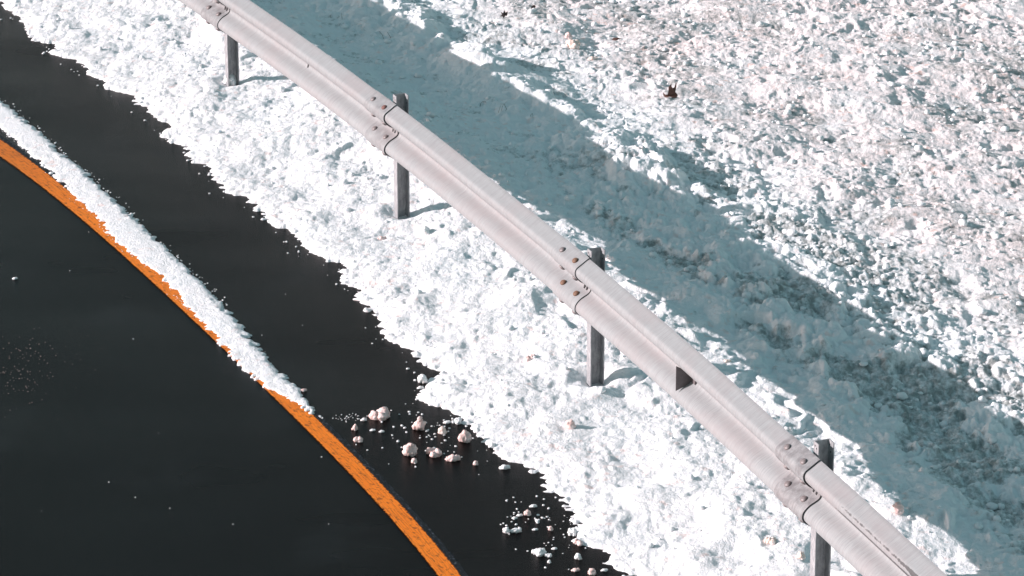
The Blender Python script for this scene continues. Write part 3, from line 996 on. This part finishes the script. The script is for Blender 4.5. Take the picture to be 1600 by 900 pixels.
for y in rr.uniform(17.9, 24.2, 200):       # and of the strip
    x = float(strip_r(y)) + abs(rr.normal(0, 0.025))
    s = rr.uniform(0.0015, 0.006); pts.append((x, y, ROADZ + s * 0.3)); szs.append(s)
for y in rr.uniform(17.9, 24.2, 160):
    x = float(strip_l(y)) - abs(rr.normal(0, 0.02))
    s = rr.uniform(0.0015, 0.004); pts.append((x, y, ROADZ + 0.004 + s * 0.3)); szs.append(s)
scatter('snow_crumbs', pts, szs, MAT['clod'], 9, 'tiny crumbs of snow scattered over the dark wet road', 1)

pts = []; szs = []
crumbs(34, 572, 26, 28, 110, 0.0012, 0.0036)
crumbs(70, 600, 55, 40, 40, 0.0010, 0.0026)
MAT['grit'] = plain('pale_grit', (0.34, 0.25, 0.23), 0.7, 0.5, 90)
g = scatter('road_grit', pts, szs, MAT['grit'], 12, 'faint brownish grit sprinkled on the asphalt at the far left', 1)
g['category'] = 'grit'

# ------------------------------------------------------------------ leaves and stems
def leaf(px, py, outline, scale, mat, label, lean=0.25):
    z = 0.0
    for _ in range(3): z = ground_z(*world_at(px, py, z))
    x, y = world_at(px, py, z)
    bm = bmesh.new()
    vs = []
    for u, v in outline:
        a = u * scale; b = v * scale
        vs.append(bm.verts.new((a, lean * b + 0.35 * a * a / 0.05 + 0.004 * math.sin(b * 140), b)))
    bm.faces.new(vs)
    bmesh.ops.triangulate(bm, faces=bm.faces)
    r_ = bmesh.ops.extrude_face_region(bm, geom=bm.faces[:])
    for e in r_['geom']:
        if isinstance(e, bmesh.types.BMVert): e.co.y += 0.0012
    bmesh.ops.recalc_face_normals(bm, faces=bm.faces)
    me = bpy.data.meshes.new('oak_leaf'); bm.to_mesh(me); bm.free()
    o = link('oak_leaf', me, mat, smooth=False)
    o.location = (x, y, z - 0.004)
    return tag(o, label, 'leaf')
OAK = [(118, 630), (170, 680), (215, 720), (245, 690), (275, 560), (272, 480), (262, 455), (300, 440), (325, 400), (338, 355),
       (352, 380), (356, 450), (388, 502), (430, 480), (462, 400), (480, 338), (500, 372), (495, 470), (465, 590), (455, 662),
       (480, 682), (522, 670), (530, 700), (500, 772), (440, 765), (400, 772), (350, 742), (290, 737), (240, 772), (200, 790), (150, 745), (128, 700)]
oak = [((a - 370) / 18, (780 - b) / 18) for a, b in OAK]
PXM = 1 / 268.0
leaf(1050, 153, oak, PXM * 1.06, MAT['leaf'], 'curled reddish brown oak leaf standing upright in the sunny snow')
star = [(0, 0), (3, 5), (6, 4), (4, 8), (8, 12), (3, 11), (1, 15), (-1, 10), (-6, 12), (-3, 7), (-7, 3), (-2, 4)]
leaf(787, 28, star, PXM * 0.95, MAT['dark_leaf'], 'dark crumpled star shaped leaf in snow near the top of the photo')
leaf(832, 14, [(-5, 0), (-2, 3), (0, 7), (4, 8), (6, 4), (3, 2), (2, 0)], PXM, MAT['dark_leaf'], 'small dark leaf right above the star shaped leaf')
leaf(965, 62, [(-12, 0), (-8, 4), (-1, 5), (6, 3), (11, 2), (6, 0), (-3, -1)], PXM * 0.9, MAT['leaf'], 'brown leaf lying half buried right of the peach snow clump')

def stems(px, py, lines, mat, label, rad=0.0016, name='dry_grass'):
    z = 0.0
    for _ in range(3): z = ground_z(*world_at(px, py, z))
    x, y = world_at(px, py, z)
    V = []; F = []
    for ln in lines:
        prev = None
        P_ = [Vector((a * PXM, dy, b * PXM)) for a, b, dy in ln]
        for i, p in enumerate(P_):
            r = rad * (1 - 0.5 * i / max(1, len(P_) - 1))
            ring = []
            for k in range(5):
                a = 2 * math.pi * k / 5
                V.append((p.x + r * math.cos(a), p.y + r * math.sin(a), p.z + r * 0.6 * math.sin(a + 1))); ring.append(len(V) - 1)
            if prev:
                for k in range(5): F.append((prev[k], prev[(k + 1) % 5], ring[(k + 1) % 5], ring[k]))
            prev = ring
    me = np_mesh(name, np.array(V), np.array(F))
    o = link(name, me, mat)
    o.location = (x, y, z)
    return tag(o, label, 'grass')
stems(782, 178, [[(0, -3, 0), (1, 5, 0), (4, 14, 0.01), (10, 20, 0.01)], [(-4, -3, 0), (-3, 4, 0), (0, 15, -.01)], [(3, -2, 0), (10, 8, 0), (6, 16, 0.01), (0, 17, 0)], [(11, -2, 0), (11, 3, 0), (10, 5, 0)]],
      MAT['straw'], 'thin dark tuft of grass stems in the shaded snow behind the rail')
stems(754, 164, [[(-4, -2, 0), (-3, 3, 0), (0, 6, 0), (5, 5, .01), (7, -1, .01)]], MAT['straw'], 'small arched grass stem left of the thin dark tuft')
stems(751, 190, [[(-3, -2, 0), (-2, 3, 0), (0, 5, 0), (2, 2, .01)]], MAT['straw'], 'tiny bent stem below the thin dark tuft')
stems(830, 182, [[(-2, -2, 0), (0, 4, 0), (2, 5, 0), (3, 0, .01)]], MAT['straw'], 'tiny bent stem right of the thin dark tuft')
stems(535, 30, [[(0, -4, 0), (-1, 5, 0), (-2, 12, 0)], [(-18, -4, 0), (-20, 2, 0), (-22, 8, 0)]], MAT['straw'], 'two short upright twigs in the shaded snow at top')
stems(612, 60, [[(0, -4, 0), (-3, 4, 0), (-8, 12, 0)], [(-14, -2, 0), (-16, 6, 0), (-22, 13, 0)]], MAT['straw'], 'leaning thin stems in the shaded snow above the second post')
stems(621, 334, [[(0, 0, 0), (-3, 4, 0), (-8, 7, -.01)], [(0, 0, 0), (4, 7, 0), (8, 9, 0)], [(0, 0, 0), (5, 2, -.01), (9, 1, 0)], [(1, 0, 0), (3, -3, -.02), (7, -8, -.03)], [(0, 0, 0), (-1, 8, 0), (1, 12, 0)]],
      MAT['pink_straw'], 'pale orange straw tuft at the foot of the second post', 0.0018)
stems(676, 320, [[(0, -3, 0), (1, 4, 0), (3, 10, 0)]], MAT['straw'], 'single dark twig right of the second post')
